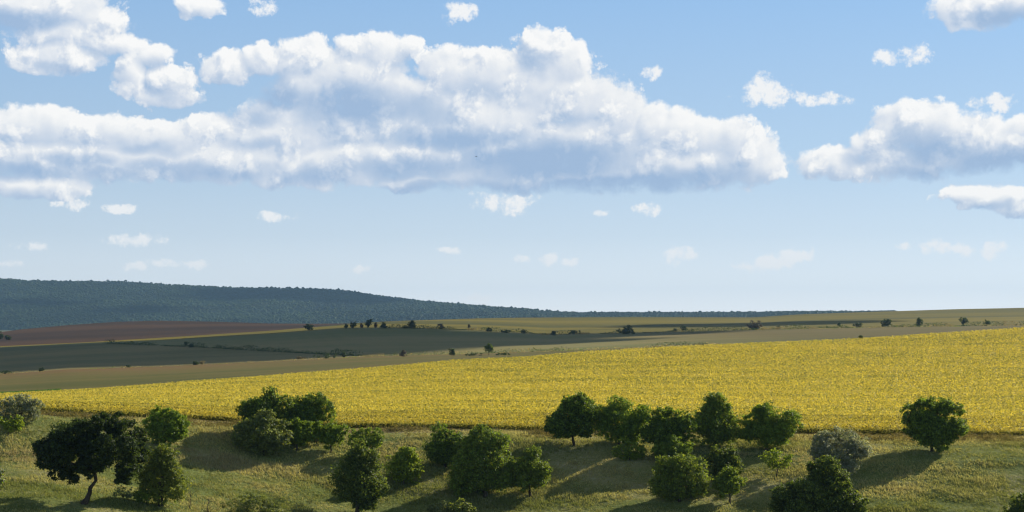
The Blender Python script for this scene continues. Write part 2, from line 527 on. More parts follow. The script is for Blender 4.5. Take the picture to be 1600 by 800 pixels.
M_FOREST_FLOOR = soil_mat('wooded_hill', [(0.3, (0.02, 0.032, 0.012)), (0.7, (0.04, 0.055, 0.02))], scale=0.01)
M_BASE = soil_mat('far_plain', [(0.3, (0.08, 0.09, 0.035)), (0.7, (0.17, 0.15, 0.07))], scale=0.003)


def columns(step):
    a = np.arange(-60, 1661, step)
    l = np.arange(-1400, -60, max(step * 3, 25)); r = np.arange(1660 + step, 3000, max(step * 3, 25))
    return np.concatenate([l, a, r]).astype(float)


def field(name, i0, i1, mat, step, rows, label):
    """one sheet of land between two borders, its rows spread evenly between them"""
    xp = columns(step)
    D, Vv = [], []
    for i in range(i0, i1):
        n = rows[i - i0] if isinstance(rows, (list, tuple)) else rows
        t = np.linspace(0, 1, n + 1)
        if i > i0: t = t[1:]
        d0, d1 = KNOTS[i][0](xp) + 0 * xp, KNOTS[i + 1][0](xp) + 0 * xp
        v0, v1 = KNOTS[i][1](xp) + 0 * xp, KNOTS[i + 1][1](xp) + 0 * xp
        D.append(d0 + (d1 - d0) * t[:, None]); Vv.append(v0 + (v1 - v0) * t[:, None])
    D = np.concatenate(D); Vv = np.concatenate(Vv)
    X = (xp - 800) * D / F
    Z = -D * (Vv - HZ) / F + bumps(X, D, D)
    nr, nc = D.shape
    V = np.stack([X, D, Z], -1).reshape(-1, 3)
    idx = np.arange(nr * nc).reshape(nr, nc)
    Q = np.stack([idx[:-1, :-1], idx[:-1, 1:], idx[1:, 1:], idx[1:, :-1]], -1).reshape(-1, 4)
    o = np_mesh(name, V, Q, mat, smooth=True)
    tag(o, label, kind='structure')
    return o


field('meadow', 0, 10, M_MEADOW, 5, [4, 6, 8, 12, 30, 40, 30, 28, 28, 26], 'sloping rough grass bank under the scattered trees')
field('verge', 10, 11, M_VERGE, 5, 12, 'dry brown strip along the near edge of the sunflower field')
field('sunflower_ground', 11, 12, M_SUNSOIL, 12, 60, 'soil of the bright yellow sunflower field')
field('stubble_field', 12, 13, M_STUB, 12, 30, 'tan stubble field behind the sunflowers')
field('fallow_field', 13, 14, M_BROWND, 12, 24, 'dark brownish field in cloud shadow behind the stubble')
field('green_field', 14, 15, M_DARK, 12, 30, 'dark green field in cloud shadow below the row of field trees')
field('olive_field', 15, 16, M_OLIVE, 12, 30, 'olive yellow field rising behind the row of field trees')
field('ploughed_field', 16, 17, M_PLOUGH, 12, 24, 'reddish brown ploughed field below the wooded hill')
field('hills', 17, 22, M_FOREST_FLOOR, 16, [8, 12, 90, 12, 12], 'long low hill covered by blue green forest')
base_q = np.array([[-10800, -1500, -36], [10800, -1500, -36], [10800, 11550, -36], [-10800, 11550, -36]], float)
tag(np_mesh('ground', base_q, np.array([[0, 1, 2, 3]]), M_BASE), 'plain under and around the fields', kind='structure')


# ------------------------------------------------------------------ leaf and bark materials
def leaf_mat(name, trans=0.45, rough=0.55, spec=0.3, gain=1.9):
    m, nt = new_mat(name)
    out = nt.n('ShaderNodeOutputMaterial')
    at = nt.n('ShaderNodeAttribute', attribute_name='tint')
    bs = nt.n('ShaderNodeBsdfPrincipled')
    bs.inputs['Roughness'].default_value = rough
    bs.inputs['Specular IOR Level'].default_value = spec
    nt.put(bs.inputs['Base Color'], at.outputs['Color'])
    tr = nt.n('ShaderNodeBsdfTranslucent')
    nt.put(tr.inputs[0], nt.vec('MULTIPLY', at.outputs['Color'], (gain * 1.1, gain, gain * 0.5)))
    mx = nt.n('ShaderNodeMixShader')
    mx.inputs[0].default_value = trans
    nt.put(mx.inputs[1], bs.outputs[0]); nt.put(mx.inputs[2], tr.outputs[0])
    nt.put(out.inputs[0], mx.outputs[0])
    return m


M_LEAF = leaf_mat('leaves')
M_SUNLEAF = leaf_mat('sunflower_leaves', trans=0.45, gain=1.15, spec=0.1)
M_GRASS = leaf_mat('grass_blades', trans=0.45, gain=1.3, spec=0.1)
M_BARK = soil_mat('bark', [(0.3, (0.03, 0.024, 0.018)), (0.6, (0.075, 0.06, 0.045)), (0.8, (0.12, 0.10, 0.08))], scale=2.5, stretch=(1, 1, 5), fine=0.5, fscale=9.0)
M_CANOPY = leaf_mat('far_canopy', trans=0.1, spec=0.05)

LEAVES = {            # leaf colours, two to blend between
    'walnut': ((0.085, 0.140, 0.017), (0.21, 0.30, 0.038)),
    'dark': ((0.045, 0.074, 0.012), (0.115, 0.165, 0.024)),
    'light': ((0.105, 0.160, 0.020), (0.21, 0.28, 0.038)),
    'bright': ((0.15, 0.21, 0.018), (0.28, 0.35, 0.032)),
    'grey': ((0.11, 0.14, 0.062), (0.22, 0.26, 0.13)),
    'silver': ((0.18, 0.20, 0.175), (0.36, 0.385, 0.335)),
    'olive': ((0.095, 0.130, 0.024), (0.20, 0.24, 0.048)),
    'dry': ((0.12, 0.10, 0.05), (0.22, 0.18, 0.10)),
    'straw': ((0.18, 0.15, 0.07), (0.32, 0.27, 0.15)),
    'rust': ((0.09, 0.05, 0.025), (0.14, 0.08, 0.04)),
    'plum': ((0.05, 0.045, 0.04), (0.09, 0.08, 0.068)),
    'shade': ((0.020, 0.036, 0.008), (0.055, 0.085, 0.014)),
}


def kites(C, N, L, Wd, rg):
    """leaf shaped faces: centres C, normals N, lengths L, widths Wd"""
    n = len(C)
    N = N / np.maximum(np.linalg.norm(N, axis=1, keepdims=True), 1e-6)
    R = rg.normal(size=(n, 3))
    U = np.cross(N, R); U /= np.maximum(np.linalg.norm(U, axis=1, keepdims=True), 1e-6)
    W = np.cross(N, U)
    L = np.broadcast_to(np.asarray(L, float), (n,))[:, None]; Wd = np.broadcast_to(np.asarray(Wd, float), (n,))[:, None]
    V = np.empty((n, 4, 3))
    V[:, 0] = C - U * L * 0.5
    V[:, 1] = C + W * Wd * 0.5 - U * L * 0.08
    V[:, 2] = C + U * L * 0.5
    V[:, 3] = C - W * Wd * 0.5 - U * L * 0.08
    return V.reshape(-1, 3), np.arange(4 * n).reshape(n, 4)


def tube(pts, radii, sides=7):
    pts = [np.array(p, float) for p in pts]
    V, Q = [], []
    for i, p in enumerate(pts):
        a = pts[min(i + 1, len(pts) - 1)] - pts[max(i - 1, 0)]
        a /= max(np.linalg.norm(a), 1e-6)
        r = np.array([1.0, 0, 0]) if abs(a[0]) < 0.8 else np.array([0, 1.0, 0])
        u = np.cross(a, r); u /= np.linalg.norm(u); w = np.cross(a, u)
        for k in range(sides):
            t = 2 * math.pi * k / sides
            V.append(p + (u * math.cos(t) + w * math.sin(t)) * radii[i])
    for i in range(len(pts) - 1):
        for k in range(sides):
            Q.append([i * sides + k, i * sides + (k + 1) % sides, (i + 1) * sides + (k + 1) % sides, (i + 1) * sides + k])
    return np.array(V), np.array(Q)


def bent(a, b, rg, n=5, wob=0.08, sag=0.0):
    a = np.array(a, float); b = np.array(b, float)
    L = np.linalg.norm(b - a)
    out = []
    for i in range(n):
        t = i / (n - 1)
        p = a + (b - a) * t
        if 0 < i < n - 1:
            p = p + rg.normal(size=3) * wob * L * 0.5
        p[2] += sag * L * math.sin(math.pi * t)
        out.append(p)
    return out


def crown_points(a, b, c, rg, shape, nblob, dens, lobes=None, fuzz=0.5):
    """leaf positions and outward directions in a crown of half axes a, b, c; also the blobs (for the limbs)"""
    if lobes is None:
        lobes = [] if nblob < 9 else [(np.array([rg.uniform(-.2, .2) * a, rg.uniform(-.2, .2) * b, rg.uniform(-.25, .05) * c]), min(a, c) * 0.60),
                                      (np.array([rg.uniform(-.35, .35) * a, rg.uniform(-.3, .3) * b, rg.uniform(-.3, .2) * c]), min(a, c) * 0.50)]
        tries = 0
        while len(lobes) < nblob and tries < 6000:
            tries += 1
            q = rg.uniform(-1, 1, 3)
            if np.dot(q, q) > 1 or (nblob >= 9 and np.dot(q, q) < 0.35): continue
            h = q[2]
            if shape == 'cone':
                k = 0.95 - 0.62 * (h + 1) / 2
            elif shape == 'umbrella':
                k = 0.6 + 0.4 * (h + 1) / 2
                if h < -0.55: continue
            elif shape == 'bush':
                k = 1.0 - 0.35 * (h + 1) / 2
            else:
                k = 1.0
            r = rg.uniform(0.18, 0.33) * min(a, c) * (0.75 + 0.25 * k)
            p = np.array([q[0] * (a - r * 0.8) * k, q[1] * (b - r * 0.8) * k, q[2] * (c - r * 0.8)])
            lobes.append((p, r))
    P, N, S = [], [], []
    for i, (p, r) in enumerate(lobes):
        area = 4 * math.pi * r * r
        ncl = max(7, int(area * 2.2 / max(fuzz, 0.3) ** 0.5))
        d = rg.normal(size=(ncl, 3)); d /= np.linalg.norm(d, axis=1, keepdims=True)
        rr = r * rg.uniform(0.66, 1.02, ncl)
        cc = p + d * rr[:, None] * np.array([1.08, 1.08, 0.92])
        m = max(3, int(dens * area / ncl))
        sg = 0.11 * r + 0.10 * fuzz
        spray = (rg.random(ncl) < 0.10) & (d[:, 2] > -0.3)
        cc = cc + d * (spray * rg.uniform(0.15, 0.5, ncl) * (0.35 * r + 0.25))[:, None] + np.array([0, 0, 1]) * (spray * 0.12 * r)[:, None]
        e = rg.normal(size=(ncl, m, 3)) * sg * np.array([1, 1, 0.75])
        # a twig's leaves hang out from it
        pts = cc[:, None, :] + e + d[:, None, :] * np.abs(rg.normal(size=(ncl, m, 1))) * sg * 0.5
        P.append(pts.reshape(-1, 3))
        nn = d[:, None, :] * 0.5 + np.array([0, 0, 0.3]) + rg.normal(size=(ncl, m, 3)) * 0.6
        N.append(nn.reshape(-1, 3))
        S.append(np.repeat(rg.normal(size=ncl) * 0.5, m))
    return np.concatenate(P), np.concatenate(N), np.concatenate(S), lobes


def tint_of(kind, n, rg, clump=None):
    a, b = np.array(LEAVES[kind][0]), np.array(LEAVES[kind][1])
    t = np.clip(rg.normal(0.45, 0.28, n) + (0 if clump is None else clump * 0.25), 0, 1.2)[:, None]
    c = a + (b - a) * t
    yel = (rg.random(n) < 0.05)[:, None]
    return np.where(yel, c * np.array([1.5, 1.25, 0.9]), c)


def plant(name, label, cat, crown, base, kind, shape='round', nblob=11, dens=46, leaf=0.30, aspect=0.6, group=None, stems=1, lean=None,
          lobes_px=None, seed=None, fuzz=0.5, depth=0.58, bark=True, second=None):
    """tree or bush: crown = (x0, x1, top, bottom) and base = (x, y) as the photograph shows them"""
    rg = np.random.default_rng(seed if seed is not None else (int(base[0] * 13 + base[1] * 7) & 0xffff))
    gx, gd, gz = spot(base[0], base[1])
    k = gd / F
    root = empty(name, (gx, gd, gz - 0.05))
    tag(root, label, cat, group)
    x0, x1, yt, yb = crown
    a = (x1 - x0) / 2 * k; c = (yb - yt) / 2 * k
    cx = ((x0 + x1) / 2 - base[0]) * k; cz = (base[1] - (yt + yb) / 2) * k
    b = a * depth
    lob = None
    if lobes_px:
        lob = []
        for lx, ly, lr in lobes_px:
            ry = rg.uniform(-0.45, 0.45) * b
            lob.append((np.array([(lx - (x0 + x1) / 2) * k, ry, ((yt + yb) / 2 - ly) * k]), lr * k))
            if lr * k > 0.5:
                lob.append((np.array([(lx - (x0 + x1) / 2 + rg.uniform(-4, 4)) * k, -ry + rg.uniform(-.2, .2) * b, ((yt + yb) / 2 - ly + rg.uniform(-4, 4)) * k]), lr * k * 0.85))
        for q, r in list(lob):      # smaller lumps all over the big ones
            for t in range(3):
                e = rg.normal(size=3); e /= np.linalg.norm(e)
                e[2] = abs(e[2]) if t == 0 else e[2]
                lob.append((q + e * r * np.array([0.9, 0.9, 0.85]), r * rg.uniform(0.32, 0.5)))
    P, N, S, lob = crown_points(a, b, c, rg, shape, int(nblob * 2.8) if leaf < 0.5 else nblob + 3, dens * (1.5 if leaf < 0.5 else 1.2), lob, fuzz)
    if lobes_px is None:           # fill the box the photograph shows
        for ax, half in ((0, a), (2, c)):
            lo, hi = np.percentile(P[:, ax], [0.6, 99.4])
            sc = 2 * half / max(hi - lo, 1e-6)
            P[:, ax] = (P[:, ax] - (lo + hi) / 2) * sc
            lob = [(np.array([(q[j] - (lo + hi) / 2) * sc if j == ax else q[j] for j in range(3)]), r) for q, r in lob]
    P = P + np.array([cx, 0, cz])
    P[:, 2] = np.maximum(P[:, 2], 0.10 + 0.1 * rg.random(len(P)))
    n = len(P)
    L = leaf * rg.uniform(0.7, 1.3, n)
    V, Q = kites(P, N, L, L * aspect, rg)
    col = tint_of(kind, n, rg, S)
    if second:
        swap = rg.random(n) < second[1]
        col[swap] = tint_of(second[0], int(swap.sum()), rg)
    np_mesh('crown' if cat != 'bush' else 'foliage', V, Q, M_LEAF, root, tint=col)
    if bark:
        H = (base[1] - yt) * k
        r0 = max(0.035 * H, 0.05)
        lobw = sorted([(q + np.array([cx, 0, cz]), r) for q, r in lob], key=lambda t: -t[1])
        for s in range(stems):
            off = np.array([rg.uniform(-.3, .3), rg.uniform(-.2, .2), 0]) * (0 if stems == 1 else 1)
            fork = np.array([cx * 0.45, 0, max(0.25 * H, (base[1] - yb) * k * 1.05)]) + off
            if lean and s == 0:
                fork = np.array([(lean[0] - base[0]) * k, 0.0, (base[1] - lean[1]) * k])
            pts = bent((off[0], off[1], -0.25), fork, rg, 5, 0.07)
            top = np.array([cx * 0.8, 0, cz + c * 0.35]) + rg.normal(size=3) * 0.15 * c
            pts += bent(fork, top, rg, 4, 0.10)[1:]
            m = len(pts)
            rad = [r0 * (1.35 if i == 0 else 1.0) * (1 - 0.85 * i / (m - 1)) / (1 if stems == 1 else 1.5) for i in range(m)]
            tv, tq = tube(pts, rad)
            trunk = np_mesh('trunk', tv, tq, M_BARK, root, smooth=True)
            if leaf < 0.5:
                for q, r in lobw[:7] if s == 0 else lobw[7:10]:
                    if q[2] < fork[2] * 0.8: continue
                    tv, tq = tube(bent(fork + (top - fork) * rg.uniform(0, 0.35), q, rg, 5, 0.10, -0.06), [r0 * f for f in (0.55, 0.42, 0.3, 0.2, 0.08)], 6)
                    np_mesh('limb', tv, tq, M_BARK, trunk, smooth=True)
    return root


# ------------------------------------------------------------------ trees of the grass bank, from the photograph
BANK = 'trees scattered over the grass bank'
T = lambda *a, **k: plant('tree', *a, group=BANK, **k)
BU = lambda *a, **k: plant('bush', *a, group='bushes on the grass bank', **k)

T('big dark spreading tree with a bare leaning forked trunk', 'tree', (59, 229, 651, 758), (130, 790), 'shade', lean=(150, 754), dens=60, depth=0.75, fuzz=0.8,
  lobes_px=[(80, 704, 17), (74, 722, 12), (106, 682, 17), (100, 712, 19), (98, 738, 12), (138, 672, 15), (140, 700, 22), (128, 732, 12), (178, 670, 14), (174, 700, 21),
            (206, 692, 15), (212, 716, 12), (194, 734, 13), (190, 750, 8), (214, 738, 8), (116, 750, 7), (158, 722, 15), (86, 684, 8), (158, 660, 8), (196, 666, 7), (176, 656, 6), (120, 664, 6),
            (64, 708, 6), (222, 702, 6), (146, 742, 6), (204, 754, 5)])
T('dark tree growing right behind the leaning tree, by the sunflower edge', 'tree', (226, 292, 640, 697), (257, 700), 'walnut', nblob=12)
T('slender multi-stemmed dark olive tree beside the leaning tree', 'tree', (216, 290, 700, 788), (251, 793), 'olive', shape='cone', stems=3, nblob=12, dens=34, fuzz=0.7)
BU('low yellow green shrub at the foot of the multi-stemmed olive tree', 'bush', (208, 250, 764, 790), (228, 791), 'light', shape='bush', nblob=7, dens=36)
BU('small grey green bush in the grass between the leaning trunk and the multi-stemmed tree', 'bush', (172, 209, 764, 784), (191, 785), 'grey', shape='bush', nblob=6, dens=34, leaf=0.24)
T('silvery grey rounded tree on the far left at the sunflower edge', 'tree', (0, 65, 622, 664), (36, 667), 'silver', nblob=11, leaf=0.27, aspect=0.45, dens=62, second=('grey', 0.5), fuzz=0.7)
T('small yellow green tree in front of the silvery tree at the left edge', 'tree', (-4, 37, 653, 677), (12, 686), 'bright', shape='umbrella', nblob=8, second=('light', 0.5))
BU('pale green bush cut off by the left edge of the picture', 'bush', (-34, 6, 724, 760), (-12, 762), 'silver', shape='bush', nblob=7, second=('light', 0.5))
T('tall round dark tree at the back left of the tight clump', 'tree', (377, 462, 613, 684), (424, 688), 'dark', nblob=14, second=('walnut', 0.4))
T('broad dark green tree at the back right of the tight clump', 'tree', (440, 520, 619, 688), (487, 690), 'walnut', nblob=14, second=('dark', 0.4))
T('wide grey green tree leafy down to the grass in the tight clump', 'tree', (366, 452, 645, 709), (412, 713), 'olive', nblob=15, second=('grey', 0.4), shape='bush')
T('small tree with a thin bare stem in front of the tight clump', 'tree', (443, 491, 658, 698), (463, 707), 'light', nblob=9, second=('walnut', 0.5))
T('small stand-alone tree with a clear stem just outside the tight clump', 'tree', (490, 542, 661, 702), (518, 709), 'light', nblob=9, second=('walnut', 0.6))
T('light green round crown peeping out behind the ragged near tree', 'tree', (545, 599, 671, 706), (573, 716), 'light', nblob=9)
T('ragged dark tree close to the bottom edge with a light green crown behind it', 'tree', (522, 602, 694, 797), (556, 806), 'dark', nblob=15, dens=44, shape='cone', fuzz=0.8, second=('olive', 0.35))
T('bright yellow green small tree alone on the open slope', 'tree', (605, 658, 700, 754), (631, 758), 'bright', nblob=9, shape='cone', second=('light', 0.4))
T('dark round tree behind the big double crowned tree', 'tree', (666, 728, 665, 725), (697, 729), 'walnut', nblob=11, second=('dark', 0.4))
T('big tall tree of piled dark and grey green masses', 'tree', (705, 800, 665, 770), (758, 775), 'walnut', dens=50, second=('olive', 0.45),
  lobes_px=[(756, 683, 18), (776, 690, 16), (738, 700, 18), (762, 715, 24), (786, 720, 16), (730, 728, 22), (724, 752, 20), (752, 748, 22), (780, 748, 18), (790, 736, 11), (715, 742, 10), (744, 682, 10)])
T('light green tree with a small upper lobe beside the tall piled tree', 'tree', (790, 859, 697, 760), (829, 773), 'light', dens=38, second=('olive', 0.35),
  lobes_px=[(832, 706, 11), (826, 726, 16), (846, 732, 13), (806, 734, 15), (820, 746, 15), (842, 748, 12), (800, 746, 9)])
BU('grey green shrub at the bottom edge below the tall piled tree', 'bush', (668, 706, 783, 812), (688, 816), 'grey', shape='bush', nblob=7)
BU('dark olive shrub at the bottom edge beside the grey green shrub', 'bush', (694, 744, 780, 812), (720, 816), 'olive', shape='bush', nblob=8)
T('irregular dark tree with a side bough, first of the row by the sunflowers', 'tree', (852, 937, 616, 684), (896, 696), 'dark', dens=50, second=('walnut', 0.5),
  lobes_px=[(898, 632, 16), (908, 622, 8), (914, 640, 16), (886, 645, 16), (922, 650, 12), (866, 660, 13), (880, 668, 14), (860, 668, 8), (904, 662, 16), (892, 676, 8), (914, 672, 10)])
T('wide open crowned tree in the row, between the irregular tree and the low pale shrub', 'tree', (929, 1014, 623, 690), (967, 695), 'walnut', dens=38, nblob=15, fuzz=0.8)
BU('low pale green spreading shrub in front of the row of trees', 'bush', (958, 1008, 687, 719), (984, 721), 'light', shape='bush', nblob=9, dens=36)
T('dense domed tree in the row with two lighter trees stepped in front', 'tree', (1004, 1085, 640, 704), (1045, 711), 'walnut', nblob=14, second=('dark', 0.4))
T('tall pointed tree standing highest in the row', 'tree', (1083, 1155, 617, 694), (1117, 699), 'walnut', nblob=15, shape='cone', second=('olive', 0.4), fuzz=0.7)
T('broad round tree ending the row, its sunlit side yellow green', 'tree', (1157, 1250, 632, 694), (1196, 703), 'walnut', nblob=15, shape='umbrella', second=('light', 0.45))
T('mid green tree directly in front of the dense domed tree', 'tree', (1021, 1083, 683, 722), (1050, 728), 'light', nblob=10, second=('walnut', 0.5))
T('wide low light green tree, front one of the stepped trees', 'tree', (1018, 1106, 713, 779), (1062, 784), 'light', nblob=14, second=('olive', 0.5), shape='bush')
T('dark squat tree behind the little stemmed tree', 'tree', (1100, 1158, 697, 747), (1130, 751), 'dark', nblob=10, second=('olive', 0.4), shape='bush')
T('little light green tree on a thin stem in front of the dark squat tree', 'tree', (1115, 1162, 728, 772), (1141, 784), 'light', nblob=9)
T('thin young tree with a sparse flat yellow green crown below the end of the row', 'tree', (1190, 1238, 702, 731), (1214, 745), 'bright', shape='umbrella', nblob=8, dens=26, second=('light', 0.5))
T('silver grey oleaster tree rising behind the big dark thicket', 'tree', (1268, 1356, 672, 738), (1312, 744), 'silver', nblob=14, leaf=0.27, aspect=0.45, dens=62, second=('grey', 0.35), fuzz=0.8)
T('big dark thicket tree filling the bottom edge below the silver oleaster', 'tree', (1204, 1360, 704, 822), (1290, 830), 'dark', dens=50, second=('olive', 0.3), stems=2,
  lobes_px=[(1296, 722, 13), (1284, 742, 17), (1306, 748, 18), (1262, 764, 18), (1284, 776, 22), (1318, 780, 22), (1240, 790, 20), (1222, 768, 14), (1214, 784, 10), (1264, 806, 22), (1300, 812, 24), (1334, 806, 20), (1340, 782, 12), (1226, 810, 16), (1272, 726, 8), (1242, 756, 9)])
T('dense round dark green tree standing alone on the bank with a long shadow', 'tree', (1413, 1508, 623, 698), (1457, 705), 'walnut', nblob=17, dens=54, second=('dark', 0.3))
BU('dark bush cut off by the bottom right corner', 'bush', (1572, 1640, 768, 812), (1604, 816), 'dark', shape='bush', nblob=9)
BU('wide willowy grey green bush rising from the bottom edge', 'bush', (348, 456, 768, 814), (404, 818), 'grey', shape='bush', nblob=12, dens=44, leaf=0.28, aspect=0.4, fuzz=0.8, second=('olive', 0.5))
BU('small pale willowy bush beside the wide willowy one', 'bush', (446, 494, 783, 814), (470, 818), 'grey', shape='bush', nblob=8, dens=34, leaf=0.24, aspect=0.3, fuzz=0.8, second=('dry', 0.2))


def sapling(label, xp, yp, top, spread, seed, group):
    rg = np.random.default_rng(seed)
    gx, gd, gz = spot(xp, yp); k = gd / F
    root = tag(empty('bare_sapling', (gx, gd, gz)), label, 'sapling', group)
    H = (yp - top) * k
    stem = bent((0, 0, -0.1), (rg.uniform(-.1, .1) * H, 0, H), rg, 6, 0.06)
    tv, tq = tube(stem, [0.06, 0.05, 0.045, 0.035, 0.025, 0.012], 6)
    np_mesh('stem', tv, tq, M_BARK, root, smooth=True)
    for i in range(9):
        b = stem[1 + i % 4] + 0.0
        e = b + np.array([rg.uniform(-1, 1) * spread * k, rg.uniform(-.7, .7) * spread * k, rg.uniform(0.15, 0.5) * H])
        tv, tq = tube(bent(b, e, rg, 4, 0.12), [0.028, 0.022, 0.016, 0.008], 5)
        np_mesh('twig', tv, tq, M_BARK, root, smooth=True)


sapling('taller bare leafless sapling beside the multi-stemmed olive tree', 299, 796, 764, 12, 3, 'bare saplings near the bottom edge')
sapling('short wide-branched bare sapling beside the willowy bush', 324, 800, 776, 16, 4, 'bare saplings near the bottom edge')
BU('brown dead brushwood between the two bare saplings', 'bush', (302, 346, 780, 806), (326, 808), 'dry', shape='bush', nblob=6, dens=10, leaf=0.22, aspect=0.25, fuzz=1.0, second=('olive', 0.4))

# ------------------------------------------------------------------ single trees and bushes out in the fields
FT = 'small far trees along the field edges'


def far_plant(name, label, cat, x, y, w, h, kind='shade', shape='round', stem=0.0, second=None, dens=None):
    gx, gd, gz = spot(x, y)
    lf = 0.75 * gd / 1000
    plant(name, label, cat, (x - w / 2, x + w / 2, y - h, y - h * stem), (x, y), kind, shape, nblob=7 if w < 14 else 11, dens=dens or 5.0 / (lf * lf), leaf=lf,
          group=FT if cat == 'tree' else 'small far bushes along the field edges', fuzz=1.2, second=second, depth=1.0)


FAR = [
    ('tree', 'lollipop tree with a clear trunk where the stubble meets the dark field', 764, 555, 14, 18, 'dark', 'round', .28),
    ('tree', 'small dark tree left of the lollipop tree at the stubble edge', 706, 556, 10, 12, 'shade', 'round', .12),
    ('bush', 'purplish round bush at the stubble edge, two places left of the lollipop tree', 630, 557, 12, 10, 'plum', 'bush', 0),
    ('bush', 'small green bush at the stubble edge left of the purplish round bush', 537, 558, 8, 9, 'shade', 'bush', 0),
    ('bush', 'long dark scrub patch where the hedge meets the stubble', 508, 560, 34, 8, 'shade', 'bush', 0),
    ('bush', 'low scrub mound at the left end of the long dark scrub patch', 470, 561, 14, 4, 'dry', 'bush', 0),
    ('bush', 'low dark bush at the foot of the lollipop tree', 740, 556, 26, 4, 'shade', 'bush', 0),
    ('bush', 'low dark bush just right of the lollipop tree', 786, 555, 22, 4, 'shade', 'bush', 0),
    ('bush', 'dark conical bush on the left edge of the stubble field', 65, 580, 8, 6, 'shade', 'cone', 0),
    ('bush', 'dark flat bush touching the left picture edge above the stubble', 8, 584, 24, 5, 'shade', 'bush', 0),
    ('bush', 'dark round bush with pale weeds at the middle of the stubble edge', 306, 570, 9, 6, 'shade', 'bush', 0),
    ('bush', 'tiny bush between the conical bush and the round bush with pale weeds', 201, 574, 7, 4, 'shade', 'bush', 0),
    ('bush', 'pale weedy bush next to the dark round bush at the stubble edge', 316, 569, 8, 5, 'straw', 'bush', 0),
    ('tree', 'thin stemmed little tree in the dark field', 290, 542, 5, 8, 'shade', 'round', .4),
    ('bush', 'dark bush beside the thin stemmed little tree in the dark field', 299, 543, 8, 6, 'shade', 'bush', 0),
    ('tree', 'wide dark tree at the pointed end of the ploughed field', 482, 516, 14, 10, 'shade', 'bush', 0),
    ('tree', 'first and smallest of the line of trees on the pale strip', 541, 513, 6, 7, 'shade', 'round', .1),
    ('tree', 'second tree of the line on the pale strip, round and dark', 552, 513, 10, 10, 'shade', 'round', .1),
    ('bush', 'reddish brown bush between the second and the tallest tree of the line', 565, 512, 5, 7, 'rust', 'cone', 0),
    ('tree', 'tallest tree in the middle of the line on the pale strip', 576, 512, 11, 13, 'shade', 'round', .1),
    ('bush', 'brown bush right after the tallest tree of the line', 587, 512, 5, 8, 'rust', 'cone', 0),
    ('tree', 'last round tree of the line on the pale strip', 599, 513, 10, 10, 'shade', 'round', .1),
    ('tree', 'broad dark tree standing apart at the start of the olive field', 643, 513, 13, 12, 'shade', 'round', .05),
    ('bush', 'low bush touching the broad dark tree at the start of the olive field', 632, 513, 8, 4, 'shade', 'bush', 0),
    ('bush', 'greyish bush under the brightest part of the olive field', 688, 514, 11, 8, 'plum', 'bush', 0),
    ('tree', 'thin faint sapling below the olive field', 733, 515, 4, 8, 'plum', 'round', .4),
    ('bush', 'dark bush in the hedge, first of three below the olive field', 764, 518, 10, 7, 'shade', 'bush', 0),
    ('bush', 'flat dark bush in the hedge, second of three below the olive field', 790, 520, 14, 5, 'shade', 'bush', 0),
    ('bush', 'small dark bush in the hedge, third of three below the olive field', 818, 521, 8, 6, 'shade', 'bush', 0),
    ('bush', 'rounded dark bush at the lowest dip of the hedge', 865, 524, 7, 7, 'shade', 'bush', 0),
    ('bush', 'wide low scrub in the hedge right of the dip', 898, 522, 18, 6, 'shade', 'bush', 0),
    ('tree', 'biggest domed dark tree of the hedge', 976, 522, 23, 14, 'shade', 'round', 0),
    ('bush', 'small bush leaning on the biggest domed tree of the hedge', 989, 522, 5, 7, 'shade', 'bush', 0),
    ('tree', 'small round tree between the biggest domed tree and the purplish one', 1068, 518, 9, 9, 'shade', 'round', .2),
    ('bush', 'tiny bush next to the small round tree of the hedge', 1055, 517, 5, 4, 'shade', 'bush', 0),
    ('tree', 'wide purplish grey tree of the hedge', 1178, 515, 24, 14, 'plum', 'round', 0),
    ('bush', 'tiny bush just right of the wide purplish grey tree', 1216, 514, 6, 5, 'shade', 'bush', 0),
    ('tree', 'tiny tree by itself in the pale weeds of the hedge', 1311, 511, 5, 7, 'shade', 'round', .3),
    ('bush', 'dark leaning bush left of the domed tree on the right of the hedge', 1340, 512, 14, 8, 'shade', 'bush', 0),
    ('tree', 'broad domed tree in the right part of the hedge', 1385, 511, 17, 13, 'shade', 'round', .05),
    ('tree', 'narrow upright tree in the right part of the hedge', 1437, 511, 11, 15, 'shade', 'cone', .1),
    ('tree', 'neat round tree on a stem in the right part of the hedge', 1506, 509, 14, 13, 'shade', 'round', .2),
    ('tree', 'last small round tree on a stem at the right of the hedge', 1543, 509, 11, 10, 'shade', 'round', .25),
    ('bush', 'grey bush on the slope at the left end of the ploughed field', 12, 531, 10, 7, 'shade', 'bush', 0),
    ('bush', 'bush at the left picture edge beside the ploughed field', 1, 530, 9, 12, 'shade', 'bush', 0),
    ('bush', 'forked dark shrub on the crest of the sunflower field', 1345, 530, 8, 6, 'shade', 'cone', 0),
]
for cat, label, x, y, w, h, kind, shape, stem in FAR:
    far_plant('field_tree' if cat == 'tree' else 'field_bush', label, cat, x, y, w, h, kind, shape, stem)


